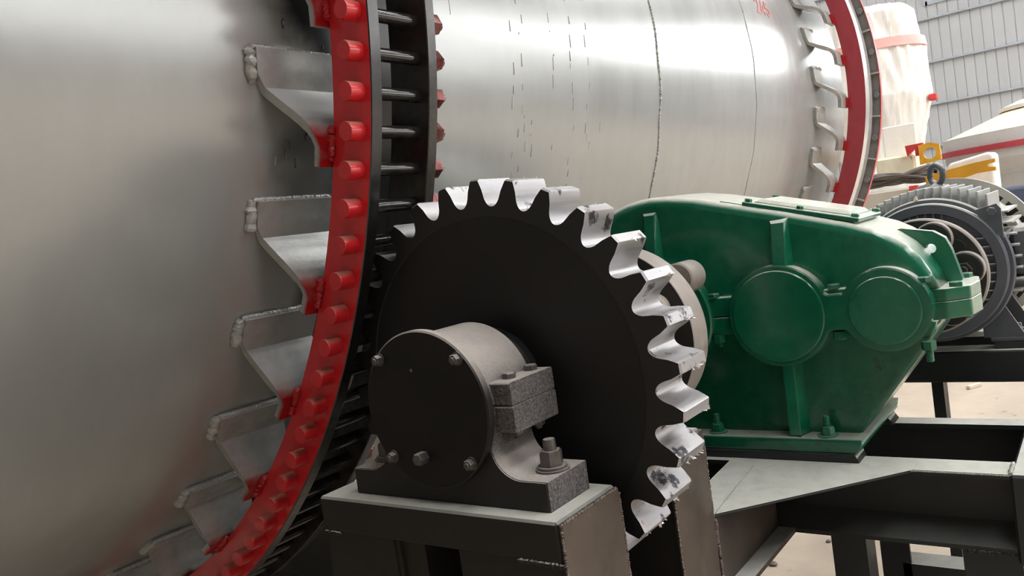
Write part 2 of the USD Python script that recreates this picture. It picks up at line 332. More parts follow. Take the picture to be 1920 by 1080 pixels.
def tube(P, r, n=10, cap=True):
    P = np.asarray(P, float); r = np.broadcast_to(r, (len(P),)).astype(float)
    T = np.gradient(P, axis=0); T /= np.linalg.norm(T, axis=1, keepdims=True) + 1e-12
    up = np.array([0.31, 0.17, 0.93]); V = []
    for i in range(len(P)):
        a = np.cross(T[i], up); a /= np.linalg.norm(a) + 1e-12; b = np.cross(T[i], a); up = -np.cross(T[i], a) if False else up
        t = np.arange(n) * 2 * np.pi / n
        V.append(P[i] + r[i] * (np.cos(t)[:, None] * a + np.sin(t)[:, None] * b))
    F = []
    for i in range(len(P) - 1):
        for j in range(n):
            k = (j + 1) % n; F += [(i * n + j, (i + 1) * n + k, i * n + k), (i * n + j, (i + 1) * n + j, (i + 1) * n + k)]
    V = np.vstack(V)
    if cap:
        V = np.vstack([V, P[0], P[-1]]); a, b = len(V) - 2, len(V) - 1; e = (len(P) - 1) * n
        for j in range(n): k = (j + 1) % n; F += [(a, j, k), (b, e + k, e + j)]
    m = trimesh.Trimesh(V, F, process=False); trimesh.repair.fix_normals(m); return m
def bead(P, r, seed=0, lump=0.45, n=9):
    """a lumpy weld bead along the points P."""
    P = np.asarray(P, float); d = np.r_[0, np.cumsum(np.linalg.norm(np.diff(P, axis=0), axis=1))]
    k = max(int(d[-1] / (r * 0.45)), 6); s = np.linspace(0, d[-1], k); Q = np.c_[[np.interp(s, d, P[:, i]) for i in range(3)]].T
    g = np.random.default_rng(seed); rr = r * (1 - lump / 2 + lump * g.random(k)); rr[0] *= 0.6; rr[-1] *= 0.6
    Q = Q + g.normal(0, r * 0.10, Q.shape)
    return tube(Q, rr, n)
def dp(x, a, r):
    """the point at angle a (degrees) and radius r about the drum's axis."""
    t = math.radians(a); return (x, CY - r * math.cos(t), CZ + r * math.sin(t))

# ================================================================== THE SETTING
X0, X1, Y0, Y1, ZT = -9.0, 20.0, -11.0, 9.0, 7.2
obj("floor", box(X0, X1, Y0, Y1, FZ - 0.1, FZ), m_floor, kind="structure", label="pale dusty concrete workshop floor")
obj("ceiling", box(X0, X1, Y0, Y1, ZT, ZT + 0.1), m_ceil, kind="structure", label="grey sheet roof of the workshop")
obj("wall_left", box(X0, X1, Y1, Y1 + 0.1, FZ, ZT), m_plain, kind="structure", label="grey side wall behind the drum")
obj("wall_right", box(X0, X1, Y0 - 0.1, Y0, FZ, ZT), m_plain, kind="structure", label="grey side wall with a band of windows")
obj("wall_back", box(X0 - 0.1, X0, Y0, Y1, FZ, ZT), m_plain, kind="structure", label="grey end wall behind the camera")
wf = thing("wall_far", "grey corrugated sheet wall at the far end of the workshop", None, (X1, 0, FZ), kind="structure")
wf.ClearCustomDataByKey("category")
PW = 0.205
ys = np.arange(-1.6, 6.6, PW)
for y in ys:                                            # each sheet a shallow tray with folded, recessed seams
    pr = [(y + 0.006, 0), (y + 0.020, 0.014), (y + PW - 0.020, 0.014), (y + PW - 0.006, 0), (y + PW - 0.006, -0.02), (y + 0.006, -0.02)]
    m = prism_z(Polygon([(X1 - d, yy) for yy, d in pr]), FZ, ZT)
    obj("panel", m, m_wall, wf, smooth=False)
obj("backing_sheet", [box(X1 + 0.001, X1 + 0.1, Y0, Y1, FZ, ZT)], m_purlin, wf)
obj("plain_sheet", [box(X1 - 0.02, X1, Y0, ys[0] + 0.008, FZ, ZT), box(X1 - 0.02, X1, ys[-1] + PW - 0.008, Y1, FZ, ZT)], m_wall, wf)
for i, z in enumerate((0.85, 1.79, 2.72, 3.68, 4.75)):
    obj(f"trim_{i+1}", cbox(X1 - 0.10, X1 - 0.021, Y0, Y1, z - 0.022, z + 0.022, 0.006), m_purlin, kind="structure", label="blue-grey horizontal wall rail")
nwin = [0]
def window(b, mat, label, bars=3, axis="y"):
    nwin[0] += 1
    t = thing(f"window_{nwin[0]}", label, None, kind="structure"); t.ClearCustomDataByKey("category")
    obj("pane", box(*b), mat, t)
    x0, x1, y0, y1, z0, z1 = b; fr = []
    if axis == "y":                                     # a pane in the plane x = const
        for y in np.linspace(y0, y1, bars + 1): fr.append(box(x0 - 0.02, x1 + 0.01, y - 0.04, y + 0.04, z0 - 0.04, z1 + 0.04))
        for z in (z0, z1): fr.append(box(x0 - 0.02, x1 + 0.01, y0, y1, z - 0.04, z + 0.04))
    elif axis == "x":
        for x in np.linspace(x0, x1, bars + 1): fr.append(box(x - 0.04, x + 0.04, y0 - 0.01, y1 + 0.02, z0 - 0.04, z1 + 0.04))
        for z in (z0, z1): fr.append(box(x0, x1, y0 - 0.01, y1 + 0.02, z - 0.04, z + 0.04))
    else:
        for x in np.linspace(x0, x1, bars + 1): fr.append(box(x - 0.05, x + 0.05, y0, y1, z0 - 0.02, z1 + 0.01))
    obj("window_frame", fr, m_purlin, t)
window((X1 - 0.04, X1 - 0.025, 1.05, 2.30, 4.02, 4.62), e_blue, "bluish window high in the far corrugated wall", 2)
window((X1 - 0.04, X1 - 0.025, -5.7, -2.4, 3.4, 5.7), e_far, "bright window high in the far wall, outside the picture", 3)
window((X1 - 0.04, X1 - 0.025, -10.4, -6.2, 3.5, 5.6), e_far, "second bright window high in the far wall, outside the picture", 4)
window((0.5, 16.0, Y0 + 0.02, Y0 + 0.035, 0.9, 3.6), e_side, "long band of daylight windows in the side wall", 10, "x")
window((12.5, 19.6, Y0 + 0.02, Y0 + 0.035, 3.7, 5.3), e_high, "row of high windows at the far end of the side wall", 5, "x")
for k, (y0, y1) in enumerate(((-8.0, -6.8), (-3.6, -2.4), (3.2, 4.4))):
    window((-3.0, 18.0, y0, y1, ZT - 0.03, ZT - 0.015), e_sky, f"translucent roof light strip number {k+1} counted from the window wall", 8, "z")

# ================================================================== ROTARY DRUM
dr = thing("rotary_drum", "large silver-grey painted steel drum lying on its side, glossy, with weld seams", "drum", (0, CY, CZ))
obj("shell", revx([(-4.6, RD - 0.02), (-4.6, RD), *[(x, RD) for x in np.arange(-4.5, 3.2, 0.25)], (3.25, RD), (3.25, RD - 0.02), (-4.6, RD - 0.02)], 220, CY, CZ), m_drum, dr, smooth=40)
for x, r in ((1.24, 0.0042), (2.03, 0.0028), (-1.3, 0.004)):
    P = [dp(x + 0.003 * math.sin(a * 0.7), a, RD - 0.001) for a in np.arange(-70, 40, 0.5)]
    obj("weld_seam", bead(P, r, int(x * 100) + 999, 0.5, 7), m_weld, dr)
runs = []
g = np.random.default_rng(5)
for x, dens in ((0.53, 0.5), (0.565, 0.9), (0.60, 0.35), (0.69, 0.6), (0.765, 0.9), (0.845, 0.7), (0.90, 0.25), (0.34, 0.2)):
    a = 12.0
    while a > -30:
        ln = g.uniform(0.15, 1.6)
        if g.random() < dens:
            xx = x + g.normal(0, 0.007)
            n = max(int(ln / 0.2), 3); aa = np.linspace(a, a - ln, n); rr = 0.0011 + 0.0013 * g.random() * np.linspace(0.4, 1, n)
            runs.append(tube([dp(xx, t, RD - 0.0004) for t in aa], rr, 6))
        a -= ln + g.uniform(0.1, 2.2)
for _ in range(60):                                     # dried drips on the black band beside the ring gear
    a = g.uniform(-16, 12); x = g.uniform(-0.11, 0.06); ln = g.uniform(0.3, 1.4)
    runs.append(tube([dp(x + g.normal(0, 0.001), t, RD) for t in np.linspace(a, a - ln, 4)], 0.0012, 6))
tag(obj("paint_run", runs, m_run, dr), kind="stuff")
tx = meshkit.text_mesh("245", 0.062, 0.0012)
v = tx.vertices.copy(); tx.vertices = np.array([dp(2.20 + p[0] + 0.22 * p[1] * 0, 11.2 + math.degrees(p[1] / RD), RD + 0.0002 + p[2]) for p in v]); trimesh.repair.fix_normals(tx)
obj("painted_number", tx, m_marking, dr, label="red hand-marked number")

# ================================================================== RING GEAR (two flanges joined by round pins)
RI, RO, RP, NP = 1.2018, 1.2839, 1.25794, 137
XA, XB, XC, XD = -0.0541, -0.0310, 0.0725, 0.0941
rg = thing("ring_gear", "large ring gear around the drum: red-faced flange with a row of round red pin heads", "ring gear", (0, CY, CZ))
obj("front_flange", ringx(XA, XB, RI, RO, 300, 0.0015, CY, CZ), m_ring, rg, label="flange with red face and glossy black rim")
obj("rear_flange", ringx(XC, XD, RI, RO, 300, 0.0015, CY, CZ), m_ringback, rg, label="black rear flange with brown rim")
HEAD_PHASE = -0.0975          # angle of the first pin seen at the top
stepp = 2 * np.pi / NP
for k in range(NP):
    a = math.degrees(HEAD_PHASE - stepp * k)
    _, y, z = dp(0, a, RP)
    p = obj("pin", revx([(XB, 0), (XB, 0.0105), (0.118, 0.0105), (0.118, 0)], 22, y, z), m_shank, rg, smooth=35)
    obj("pin_head", revx([(-0.0827, 0), (-0.0827, 0.0122), (-0.0822, 0.0138), (-0.0800, 0.0146), (XA, 0.0148), (XA, 0)], 26, y, z), m_pin, p, smooth=35, label="round red pin head")
    if -75 < ((a + 180) % 360) - 180 < 30:
        obj("nut", bolt((XD, y, z), "+x", 0.031, 0.027, True, 0.010, random.random()), m_nut, p)

def spring_plate(parent, a0, x0, x1, xr, r0, r1, mat, welds=True, flip=False, seed=0):
    pr = [(0, 0.0), (1.6, 0.0), (2.95, 0.0), (3.25, 0.09), (3.9, 0.32), (4.6, 0.60), (5.1, 0.78), (5.7, 0.92), (6.4, 0.99), (8.6, 1.0)]
    th, P = 0.0135, []
    A_ = np.interp(np.linspace(0, 9, 28), range(10), [p[0] for p in pr]); H = np.interp(A_, [p[0] for p in pr], [p[1] for p in pr])
    V = []
    for a, h in zip(A_, H):
        r = r0 + th + (r1 - 0.002 - r0 - th) * h
        # shift the underside along the normal so that the plate keeps its thickness through the bends
        e = 0.05; hp, hm = np.interp([a + e, a - e], [p[0] for p in pr], [p[1] for p in pr])
        sl = (hp - hm) * (r1 - r0 - th) / (math.radians(2 * e) * r)
        nl = math.hypot(1, sl); da = math.degrees(th * sl / nl / r); rb = r - th / nl
        xl = x0 + (x1 - x0) * min(max((a - 2.0) / 5.0, 0), 1)
        xrr = xr if welds is not None else xr - 0.075 * (1 - min(max((a - 2.0) / 5.0, 0), 1))
        for (aa, rr) in ((a0 - a, r), (a0 - a - da if False else a0 - a + da * -1, rb)):
            V += [dp(xl, aa, rr), dp(xrr, aa, rr)]
    F = []
    for i in range(len(A_) - 1):
        o, q = i * 4, i * 4 + 4
        F += [(o, q, q + 1), (o, q + 1, o + 1), (o + 2, q + 3, q + 2), (o + 2, o + 3, q + 3), (o, o + 2, q + 2), (o, q + 2, q), (o + 1, q + 1, q + 3), (o + 1, q + 3, o + 3)]
    e = (len(A_) - 1) * 4
    F += [(0, 1, 3), (0, 3, 2), (e, e + 3, e + 1), (e, e + 2, e + 3)]
    m = trimesh.Trimesh(np.array(V), F, process=False); trimesh.repair.fix_normals(m)
    s = obj("spring_plate", m, mat, parent, smooth=30)
    if welds:
        w = [bead([dp(x0 - 0.005, a0 - t, r0 + 0.004) for t in np.arange(0, 2.6, 0.15)], 0.0085, seed, 0.45), bead([dp(x, a0 + 0.04, r0 + 0.0065) for x in np.arange(x0 - 0.004, xr, 0.008)], 0.0040 if seed % 4 else 0.003, seed + 1, 0.4)]
        for b_ in w: obj("weld_bead", b_, m_weld, s)
        obj("weld_bead", bead([dp(XA - 0.002, a0 - t, r1 - 0.001) for t in np.arange(5.6, 8.2, 0.15)], 0.0065, seed + 2, 0.6), m_redweld, s)
    return s
near = [-7.6, -19.2, -29.2, -39.3, -49.0, -59.0] + [-69.2 - 10 * k for k in range(4)] + [2.4 + 9.97 * k for k in range(26)]
for i, a in enumerate(near):
    spring_plate(rg, a, -0.140, -0.078, 0.01, RD, RI, m_spring, a < 15 or a > 350, seed=40 + 3 * i)

# ================================================================== RIDING RING at the drum's far end
tr = thing("riding_ring", "broad red-faced riding ring around the far end of the drum", "ring", (2.936, CY, CZ))
TI, TO = 1.2155, 1.2894
obj("ring_body", revx([(2.936, TI), (2.936, TO - 0.0005), (2.9365, TO), (2.965, TO + 0.006), (2.985, TO + 0.006), (3.0, TO), (3.06, TO), (3.06, TI), (2.936, TI)], 260, CY, CZ), m_tire, tr)
for k in range(41):
    a = 11.0 - 8.78 * k
    s = spring_plate(tr, a, 2.735, 2.83, 2.95, RD, TI, m_springfar, None)
    V = [dp(x, a - t, r) for x in (2.905, 2.936) for t in (6.6, 8.6) for r in (TI - 0.014, TI + 0.006)]
    obj("pad", trimesh.convex.convex_hull(np.array(V)), m_redlip if False else m_redweld, s)
    obj("weld_bead", bead([dp(x, a + 0.1, RD + 0.006) for x in np.arange(2.735, 2.87, 0.012)], 0.009, 300 + k, 0.6, 6), m_endrib, s)
er = thing("end_ring", "grey end ring with small white ribs and bolts, behind the red riding ring", "ring", (3.12, CY, CZ))
obj("plate", ringx(3.086, 3.100, 1.2155, 1.3195, 240, 0.001, CY, CZ), m_endring, er)
obj("lip", revx([(3.078, 1.3197), (3.078, 1.3222), (3.102, 1.3222), (3.102, 1.3197), (3.078, 1.3197)], 240, CY, CZ), m_redlip, er, label="thin red outer lip")
obj("spacer", ringx(3.061, 3.0859, 1.22, 1.283, 160, 0.001, CY, CZ), m_endring, er)
for k in range(43):
    a = 0.3 - 8.37 * k
    V = [dp(x, a + t, r) for x in (3.068, 3.0858) for t in (-0.13, 0.13) for r in (1.284, 1.3192)]
    obj("rib", trimesh.convex.convex_hull(np.array(V)), m_endrib, er)
    _, y, z = dp(0, a - 4.2, 1.302)
    obj("bolt", bolt((3.086, y, z), "x", 0.026, 0.010, False, spin=k), m_endring, er)

# ================================================================== PINION GEAR
pg = thing("pinion_gear", "big black spur gear with bright machined steel teeth", "gear", (0, 0, 0))
W = 0.0805
obj("gear_body", revx([(0.0015, 0.06), (0.0015, 0.2445), (0.0, 0.247), (W, 0.247), (W - 0.002, 0.2445), (W - 0.002, 0.06), (0.0015, 0.06)], 120), m_gear, pg, label="black painted gear face")
obj("hub", revx([(-0.014, 0.03), (-0.014, 0.078), (-0.010, 0.082), (0.0016, 0.084), (W + 0.012, 0.084), (W + 0.012, 0.03), (-0.014, 0.03)], 72), m_gear, pg)
obj("shaft", discx(-0.0375, 0.1262, 0.045, 48), m_gear, pg)
PH, NT = -3.9248, 30
half = [(0.300, 0.0068), (0.2985, 0.0079), (0.292, 0.0104), (0.284, 0.0126), (0.277, 0.0142), (0.271, 0.0158), (0.2665, 0.0180), (0.2632, 0.0208), (0.2612, 0.0238), (0.2605, math.pi * 0.2605 / 30)]
def tooth(k):
    a = PH - 2 * np.pi / NT * k
    def outline(dr, dw):
        R_ = []
        for s in (1, -1):
            seq = half if s == -1 else half[::-1]
            for r, w in seq:
                ww = w - (dw if w < 0.012 else 0)
                rr = min(r, 0.300 - dr)
                R_.append((a + s * ww / r, rr))
        arc = math.pi / 30
        R_ += [(a - arc * t, 0.2465) for t in (1, 0, -1)]
        return R_
    Lx = [(0.0, 0.0022, 0.0010), (0.0035, 0, 0), (W - 0.003, 0, 0), (W, 0.002, 0.001)]
    V, nP = [], None
    for x, dr, dw in Lx:
        o = outline(dr, dw); nP = len(o)
        V += [(x, -r * math.cos(t), r * math.sin(t)) for t, r in o]
    F = []
    for i in range(3):
        for j in range(nP):
            q = (j + 1) % nP; F += [(i * nP + j, (i + 1) * nP + q, i * nP + q), (i * nP + j, (i + 1) * nP + j, (i + 1) * nP + q)]
    o = np.array([(-r * math.cos(t), r * math.sin(t)) for t, r in outline(0.0022, 0.001)])
    tv, tf = trimesh.creation.triangulate_polygon(Polygon(o), engine="earcut")
    # map the cap's vertices back to the outline
    idx = [int(np.argmin(np.hypot(*(o - q).T))) for q in tv]
    for f in tf:
        F.append(tuple(idx[i] for i in f)); F.append(tuple(3 * nP + idx[i] for i in f[::-1]))
    m = trimesh.Trimesh(np.array(V), F, process=False); trimesh.repair.fix_normals(m); return m
for k in range(NT): obj("tooth", tooth(k), m_tooth, pg, smooth=24)
sh = []
g = np.random.default_rng(21)
for k in range(-1, 16):
    a = PH - 2 * np.pi / NT * k
    cl = g.uniform(0.02, W, 3)
    for s in range(9 if k > 9 else 4):                  # curled slivers left on the tip's edges by the cutter
        t = a + (-1 if k > 7 else 1) * 0.0075 / 0.3; x = float(np.clip(cl[s % 3] + g.normal(0, 0.006), 0.006, W))
        p = np.array([x, -0.2995 * math.cos(t), 0.2995 * math.sin(t)]); d = p * [0, 1, 1] / 0.3
        L = abs(g.normal(0, 0.0022)) + 0.0008; q = p + d * L + g.normal(0, 0.0016, 3); w = g.normal(0, 0.0014, 3); b_ = g.uniform(0.0008, 0.003)
        sh.append(trimesh.convex.convex_hull(np.array([p + [b_, 0, 0], p - [b_, 0, 0], p - d * 0.0012, (p + q) / 2 + w, (p + q) / 2 - w * 0.6 + d * 0.0004, q])))
tag(obj("metal_shaving", sh, m_shaving, pg, smooth=False), kind="stuff")

# ================================================================== BEARING HOUSING (pillow block) on the front pedestal
def bearing(label):
    b = thing("bearing_housing", label, "bearing", (-0.093, 0, -0.130))
    RB = 0.099
    def sect(z0, z1): return Point(0, 0).buffer(RB, 48).intersection(sbox(-0.2, z0, 0.2, z1))
    cap = unary_union([sect(0.0006, 0.2)])
    x0, x1 = -0.143, -0.038
    capm = [hull_x(Polygon(cap.exterior.coords), x0, x1, 0.004, True, 4)]
    for s in (-1, 1): capm.append(cbox(-0.130, -0.032, s * 0.088, s * 0.125, 0.0006, 0.030, 0.002))
    obj("cap", capm, m_cast, b, label="upper half of the housing, dusty rough casting")
    # lower half: body, concave flanks, foot
    f = [(-0.172, -0.130), (0.172, -0.130), (0.172, -0.092), (0.135, -0.092)]
    f += [(0.135 - 0.043 * math.sin(t), -0.049 - 0.043 * math.cos(t)) for t in np.linspace(0.1, np.pi / 2, 10)]
    f += [(0.094, -0.03), (0.098, -0.0006), (-0.098, -0.0006), (-0.094, -0.03)]
    f += [(-0.135 + 0.043 * math.sin(t), -0.049 - 0.043 * math.cos(t)) for t in np.linspace(np.pi / 2, 0.1, 10)] + [(-0.135, -0.092), (-0.172, -0.092)]
    low = [prism_x(Polygon(f), x0 + 0.002, x1 - 0.012)]
    for s in (-1, 1): low.append(cbox(-0.130, -0.032, s * 0.088, s * 0.1255, -0.035, -0.0006, 0.002))
    obj("base", low, m_cast, b, label="lower half of the housing with feet, rough casting")
    obj("front_face", prism_x(Polygon(f).buffer(-0.001), x0, x0 + 0.0025), m_house, b, label="machined black front face of the base")
    obj("end_cover", revx([(-0.1553, 0), (-0.1553, 0.1050), (-0.1535, 0.1073), (-0.1435, 0.1073), (-0.1435, 0.0)], 96), m_cover, b, label="round black end cover plate")
    for (y, z) in ((0.070, 0.070), (-0.070, 0.068), (0.071, -0.066), (-0.068, -0.069)):
        obj("cover_bolt", bolt((-0.1553, y, z), "x", 0.0125, 0.0085, True, 0.002, y * 40), m_bolt, b)
    obj("grease_plug", bolt((-0.1553, 0.013, -0.064), "x", 0.0155, 0.016, False, 0.0, 0.2), m_bolt, b)
    obj("dowel", bolt((-0.1553, 0.013, 0.054), "x", 0.004, 0.002, False), m_bolt, b)
    for s in (-1, 1):
        for (x, y) in ((-0.101, 0.106), (-0.052, 0.106)):
            obj("clamp_bolt", bolt((x, s * y, 0.030), "z", 0.0165, 0.0075, False, 0, x * 30), m_bolt, b)
            obj("clamp_nut", bolt((x, s * y, -0.035), "-z", 0.0165, 0.011, False, 0.004, x * 30), m_bolt, b)
        st = obj("anchor_bolt", lathe([(0, 0), (0.0085, 0), (0.0085, 0.038), (0.0075, 0.040), (0, 0.040)], 20).apply_transform(trimesh.transformations.translation_matrix((-0.092, s * 0.148, -0.092))), m_bolt, b)
        obj("nut", bolt((-0.092, s * 0.148, -0.0862), "z", 0.027, 0.020, False, 0, 0.15), m_bolt, st)
        obj("washer", [lathe([(0, 0), (0.0225, 0), (0.0225, 0.0025), (0, 0.0025)], 28).apply_translation((-0.092, s * 0.148, -0.092)), lathe([(0, 0), (0.0195, 0), (0.0195, 0.0033), (0, 0.0033)], 28).apply_translation((-0.092, s * 0.148, -0.0895))], m_bolt, st)
    return b
bh = bearing("black pillow block bearing housing with a round bolted cover, in front of the big gear")
dup(bh, (0.182, 0, -0.130), "black bearing housing hidden behind the big gear on the rear pedestal", 180)

# ================================================================== PEDESTALS
def pedestal(label, xa, xb):
    y0, y1 = -0.204, 0.228
    t = thing("bearing_pedestal", label, "pedestal", ((xa + xb) / 2, 0.012, FZ))
    obj("top_beam", cbox(xa, xb, y0 + 0.0065, y1, -0.182, -0.130, 0.003), m_ped, t)
    obj("end_plate", cbox(xa + 0.002, xb - 0.002, y0, y0 + 0.006, FZ, -0.132, 0.0015), m_pedend, t, label="brown bare steel end plate")
    for xx in (xa + 0.001, xb - 0.001):
        obj("weld_bead", bead([(xx, y0 + 0.001, z) for z in np.arange(-0.33, -0.131, 0.01)], 0.0017, 17, 0.9), m_bead, t)
    obj("weld_bead", bead([(x, y0 + 0.001, -0.1325) for x in np.arange(xa, xb, 0.008)], 0.0019, 23, 0.9), m_bead, t)
    for (ya, yb) in ((0.225, 0.182), (0.088, 0.083), (0.048, 0.040), (-0.034, -0.075)):
        pass
    obj("leg", [box(xa + 0.003, xa + 0.011, 0.086, 0.226, FZ, -0.182), box(xa + 0.004, xb - 0.004, 0.219, 0.227, FZ, -0.182), box(xa + 0.004, xb - 0.004, 0.176, 0.184, FZ, -0.182)], m_ped, t)
    obj("leg", [box(xa + 0.012, xb - 0.012, 0.036, 0.092, FZ, -0.182), box(xa + 0.006, xa + 0.012, 0.078, 0.092, FZ, -0.182)], m_ped, t)
    obj("leg", [box(xa + 0.003, xb - 0.003, y0 + 0.006, -0.034, FZ, -0.182)], m_ped, t)
    obj("weld_bead", bead([(xa + 0.0005, y, -0.183) for y in np.arange(0.19, 0.228, 0.004)], 0.0025, 3, 0.7), m_ped, t)
    obj("weld_bead", bead([(xa + 0.0005, y, -0.183) for y in np.arange(-0.204, -0.13, 0.004)], 0.003, 4, 0.7), m_ped, t)
    return t
p1 = pedestal("dark steel pedestal under the front bearing housing, brown bare end plate on its right", -0.170, -0.029)
p2 = pedestal("brown steel pedestal standing behind the big gear", 0.119, 0.246)

# ================================================================== DRIVE FRAME
fr = thing("drive_frame", "dark welded frame of channel beams carrying the green gearbox and the motor", "frame", (0.7, -0.3, FZ))
def channel_y(x_open, depth, y0, y1, z0, z1, side=-1, tf=0.012, tw=0.008, lip=0.03):
    """a channel along y; open towards -x (side -1): two tapered flanges and a web."""
    xw = x_open - side * depth
    pts = [(x_open, z1), (x_open, z1 - tf * 0.7), (xw + side * tw, z1 - tf * 1.3), (xw + side * tw, z0 + lip * 1.25), (x_open, z0 + tf * 0.6), (x_open, z0), (xw, z0), (xw, z1)]
    return prism_y(pts, y0, y1)
obj("front_beam", channel_y(0.515, 0.064, -0.585, 0.30, -0.402, -0.272, lip=0.026), m_frame, fr)
obj("rear_beam", channel_y(0.800, 0.045, -0.585, 0.30, -0.402, -0.272, lip=0.026), m_frame, fr)
def channel_x(y_open, depth, x0, x1, z0, z1, side=-1):
    yw = y_open - side * depth
    P = Polygon([(y_open, z1), (y_open, z1 - 0.009), (yw + side * 0.008, z1 - 0.016), (yw + side * 0.008, z0 + 0.016), (y_open, z0 + 0.009), (y_open, z0), (yw, z0), (yw, z1)])
    return prism_x(P, x0, x1)
obj("cross_beam", cbox(0.512, 1.26, -0.655, -0.585, -0.42, -0.2725, 0.004), m_frame, fr)
obj("side_beam", [box(0.2475, 0.515, -0.204, -0.196, -0.395, -0.276), box(0.2475, 0.515, -0.235, -0.150, -0.402, -0.394)], m_brown, fr, label="brown web plate beside the rear pedestal")
obj("gusset_plate", prism_z(Polygon([(0.2475, -0.2045), (0.516, -0.447), (0.560, -0.447), (0.560, -0.128), (0.530, -0.124), (0.376, -0.134), (0.300, -0.165), (0.2475, -0.165)]), -0.276, -0.2718), m_frame, fr, label="triangular grey-green gusset plate")
for pts, r_, sd in (([(x, -0.2045 + (x - 0.25) * 0.10, -0.2715) for x in np.arange(0.25, 0.50, 0.01)], 0.0010, 91), ([(0.247, -0.2045, z) for z in np.arange(-0.5, -0.27, 0.01)], 0.0024, 92),
                    ([(0.512, y, -0.273) for y in np.arange(-0.585, -0.44, 0.008)], 0.0011, 93), ([(x, -0.586, -0.271) for x in np.arange(0.515, 0.58, 0.006)], 0.003, 94)):
    obj("weld_bead", bead(pts, r_, sd, 0.7), m_fweld if sd != 92 else m_bead, fr)
obj("weld_bead", bead([(0.515, y, -0.404) for y in np.arange(-0.583, -0.505, 0.006)], 0.003, 95, 0.7), m_frame, fr)
obj("shim_plate", hull_x(Polygon([(-0.356, -0.2719), (0.18, -0.2719), (0.18, -0.2565), (-0.350, -0.2565)]), 0.532, 0.590, 0.003), m_frame, fr)
obj("shim_plate", hull_x(Polygon([(-0.362, -0.2719), (0.18, -0.2719), (0.18, -0.2565), (-0.352, -0.2565)]), 0.785, 0.845, 0.003), m_frame, fr)
for xx in (1.085, 1.26):
    obj("motor_beam", cbox(xx, xx + 0.075, -0.66, -0.12, -0.256, -0.186, 0.003), m_frame, fr)
for (xa, xb, ya, yb) in ((0.520, 0.578, -0.355, -0.337), (0.520, 0.532, -0.337, -0.296), (0.800, 0.845, -0.346, -0.306), (0.800, 0.808, -0.362, -0.346)):
    obj("leg", box(xa, xb, ya, yb, FZ, -0.402), m_frame, fr)
obj("leg", [box(0.519, 0.578, -0.590, -0.506, FZ, -0.404)], m_frame, fr)
obj("leg", [box(1.09, 1.14, -0.408, -0.384, FZ, -0.257), box(1.09, 1.14, -0.62, -0.585, FZ, -0.42)], m_frame, fr)
obj("brace_beam", [box(0.800, 0.860, -0.585, -0.346, -0.66, -0.566)], m_frame, fr)
obj("base_rail", [cbox(0.2475, 1.3, -0.262, -0.222, FZ, FZ + 0.06, 0.003)], m_frame, fr)
obj("tie_beam", cbox(0.250, 0.36, 0.10, 0.60, -0.52, -0.405, 0.003), m_frame, fr)
sf = thing("support_frame", "dark steel support frame standing under the drum behind the ring gear", "frame", (0.6, 1.5, FZ))
obj("cross_beam", cbox(0.52, 0.72, 0.76, 2.6, -0.70, -0.50, 0.006), m_frame, sf)
obj("skirt_plate", box(0.54, 0.55, 0.80, 2.55, FZ, -0.702), m_frame, sf)
obj("foot_plate", cbox(0.50, 0.76, 0.76, 2.6, FZ, FZ + 0.02, 0.003), m_frame, sf)

# ================================================================== GREEN GEARBOX
gb = thing("gearbox", "green cast iron reduction gearbox with two round bearing caps, dusty on top", "gearbox", (0.69, -0.17, -0.2565))
YI, YN = -0.243, -0.4255
low = Polygon([(0.20, -0.02), (0.20, -0.06), (0.145, -0.235), (-0.352, -0.235), (-0.470, -0.085), (-0.495, -0.05), (-0.495, -0.02)])
obj("lower_housing", hull_x(low, 0.574, 0.790, 0.008, True, 4), m_greenlow, gb)
obj("foot_flange", hull_x(Polygon([(0.16, -0.2560), (-0.352, -0.2560), (-0.362, -0.248), (-0.366, -0.2285), (0.16, -0.2285)]), 0.532, 0.842, 0.006, True, 4), m_greenlow, gb)
up = [(0.262, 0.02)] + [(0.247 * math.cos(t), 0.247 * math.sin(t)) for t in np.radians(np.arange(12, 92, 6))]
up += [(-0.04, 0.243), (-0.095, 0.232), (-0.156, 0.214), (-0.267, 0.184), (-0.372, 0.151), (-0.415, 0.134), (-0.440, 0.119), (-0.463, 0.100), (-0.482, 0.077), (-0.496, 0.050), (-0.506, 0.02)]
obj("upper_cover", hull_x(Polygon(up), 0.566, 0.800, 0.020, True, 7), m_green, gb)
fl = Polygon([(0.556, 0.22), (0.556, -0.47), (0.81, -0.47), (0.81, 0.22)]).buffer(0.008)
lobe = Polygon([(0.575, -0.40), (0.575, -0.515), (0.600, -0.548), (0.660, -0.556), (0.720, -0.548), (0.745, -0.515), (0.745, -0.40)]).buffer(-0.01).buffer(0.01)
def zslab(poly, z0, z1, r=0.004):
    P = []
    for t in np.linspace(0, np.pi / 2, 4):
        q = np.array(poly.buffer(-r * (1 - np.sin(t))).exterior.coords)
        for z in (z0 + r * (1 - np.cos(t)), z1 - r * (1 - np.cos(t))): P.append(np.c_[q, np.full(len(q), z)])
    return trimesh.convex.convex_hull(np.vstack(P))
obj("upper_flange", [zslab(fl, 0.0008, 0.038), zslab(lobe, 0.0003, 0.022, 0.0025)], m_green, gb)
obj("lower_flange", [zslab(fl, -0.035, -0.0008), zslab(lobe, -0.030, -0.0003, 0.0025), hull_x(Polygon([(-0.43, -0.03), (-0.43, -0.062), (-0.485, -0.062), (-0.500, -0.03)]), 0.566, 0.66, 0.006, True, 4)], m_green, gb)
boss = unary_union([Point(YI, -0.003).buffer(0.0935, 40), Point(YN, -0.003).buffer(0.0725, 40), sbox(YN, -0.034, YI, 0.030)]).buffer(0.010).buffer(-0.010)
obj("bearing_boss", [prism_x(boss, 0.538, 0.60, 0.0025)], m_green, gb, smooth=28)
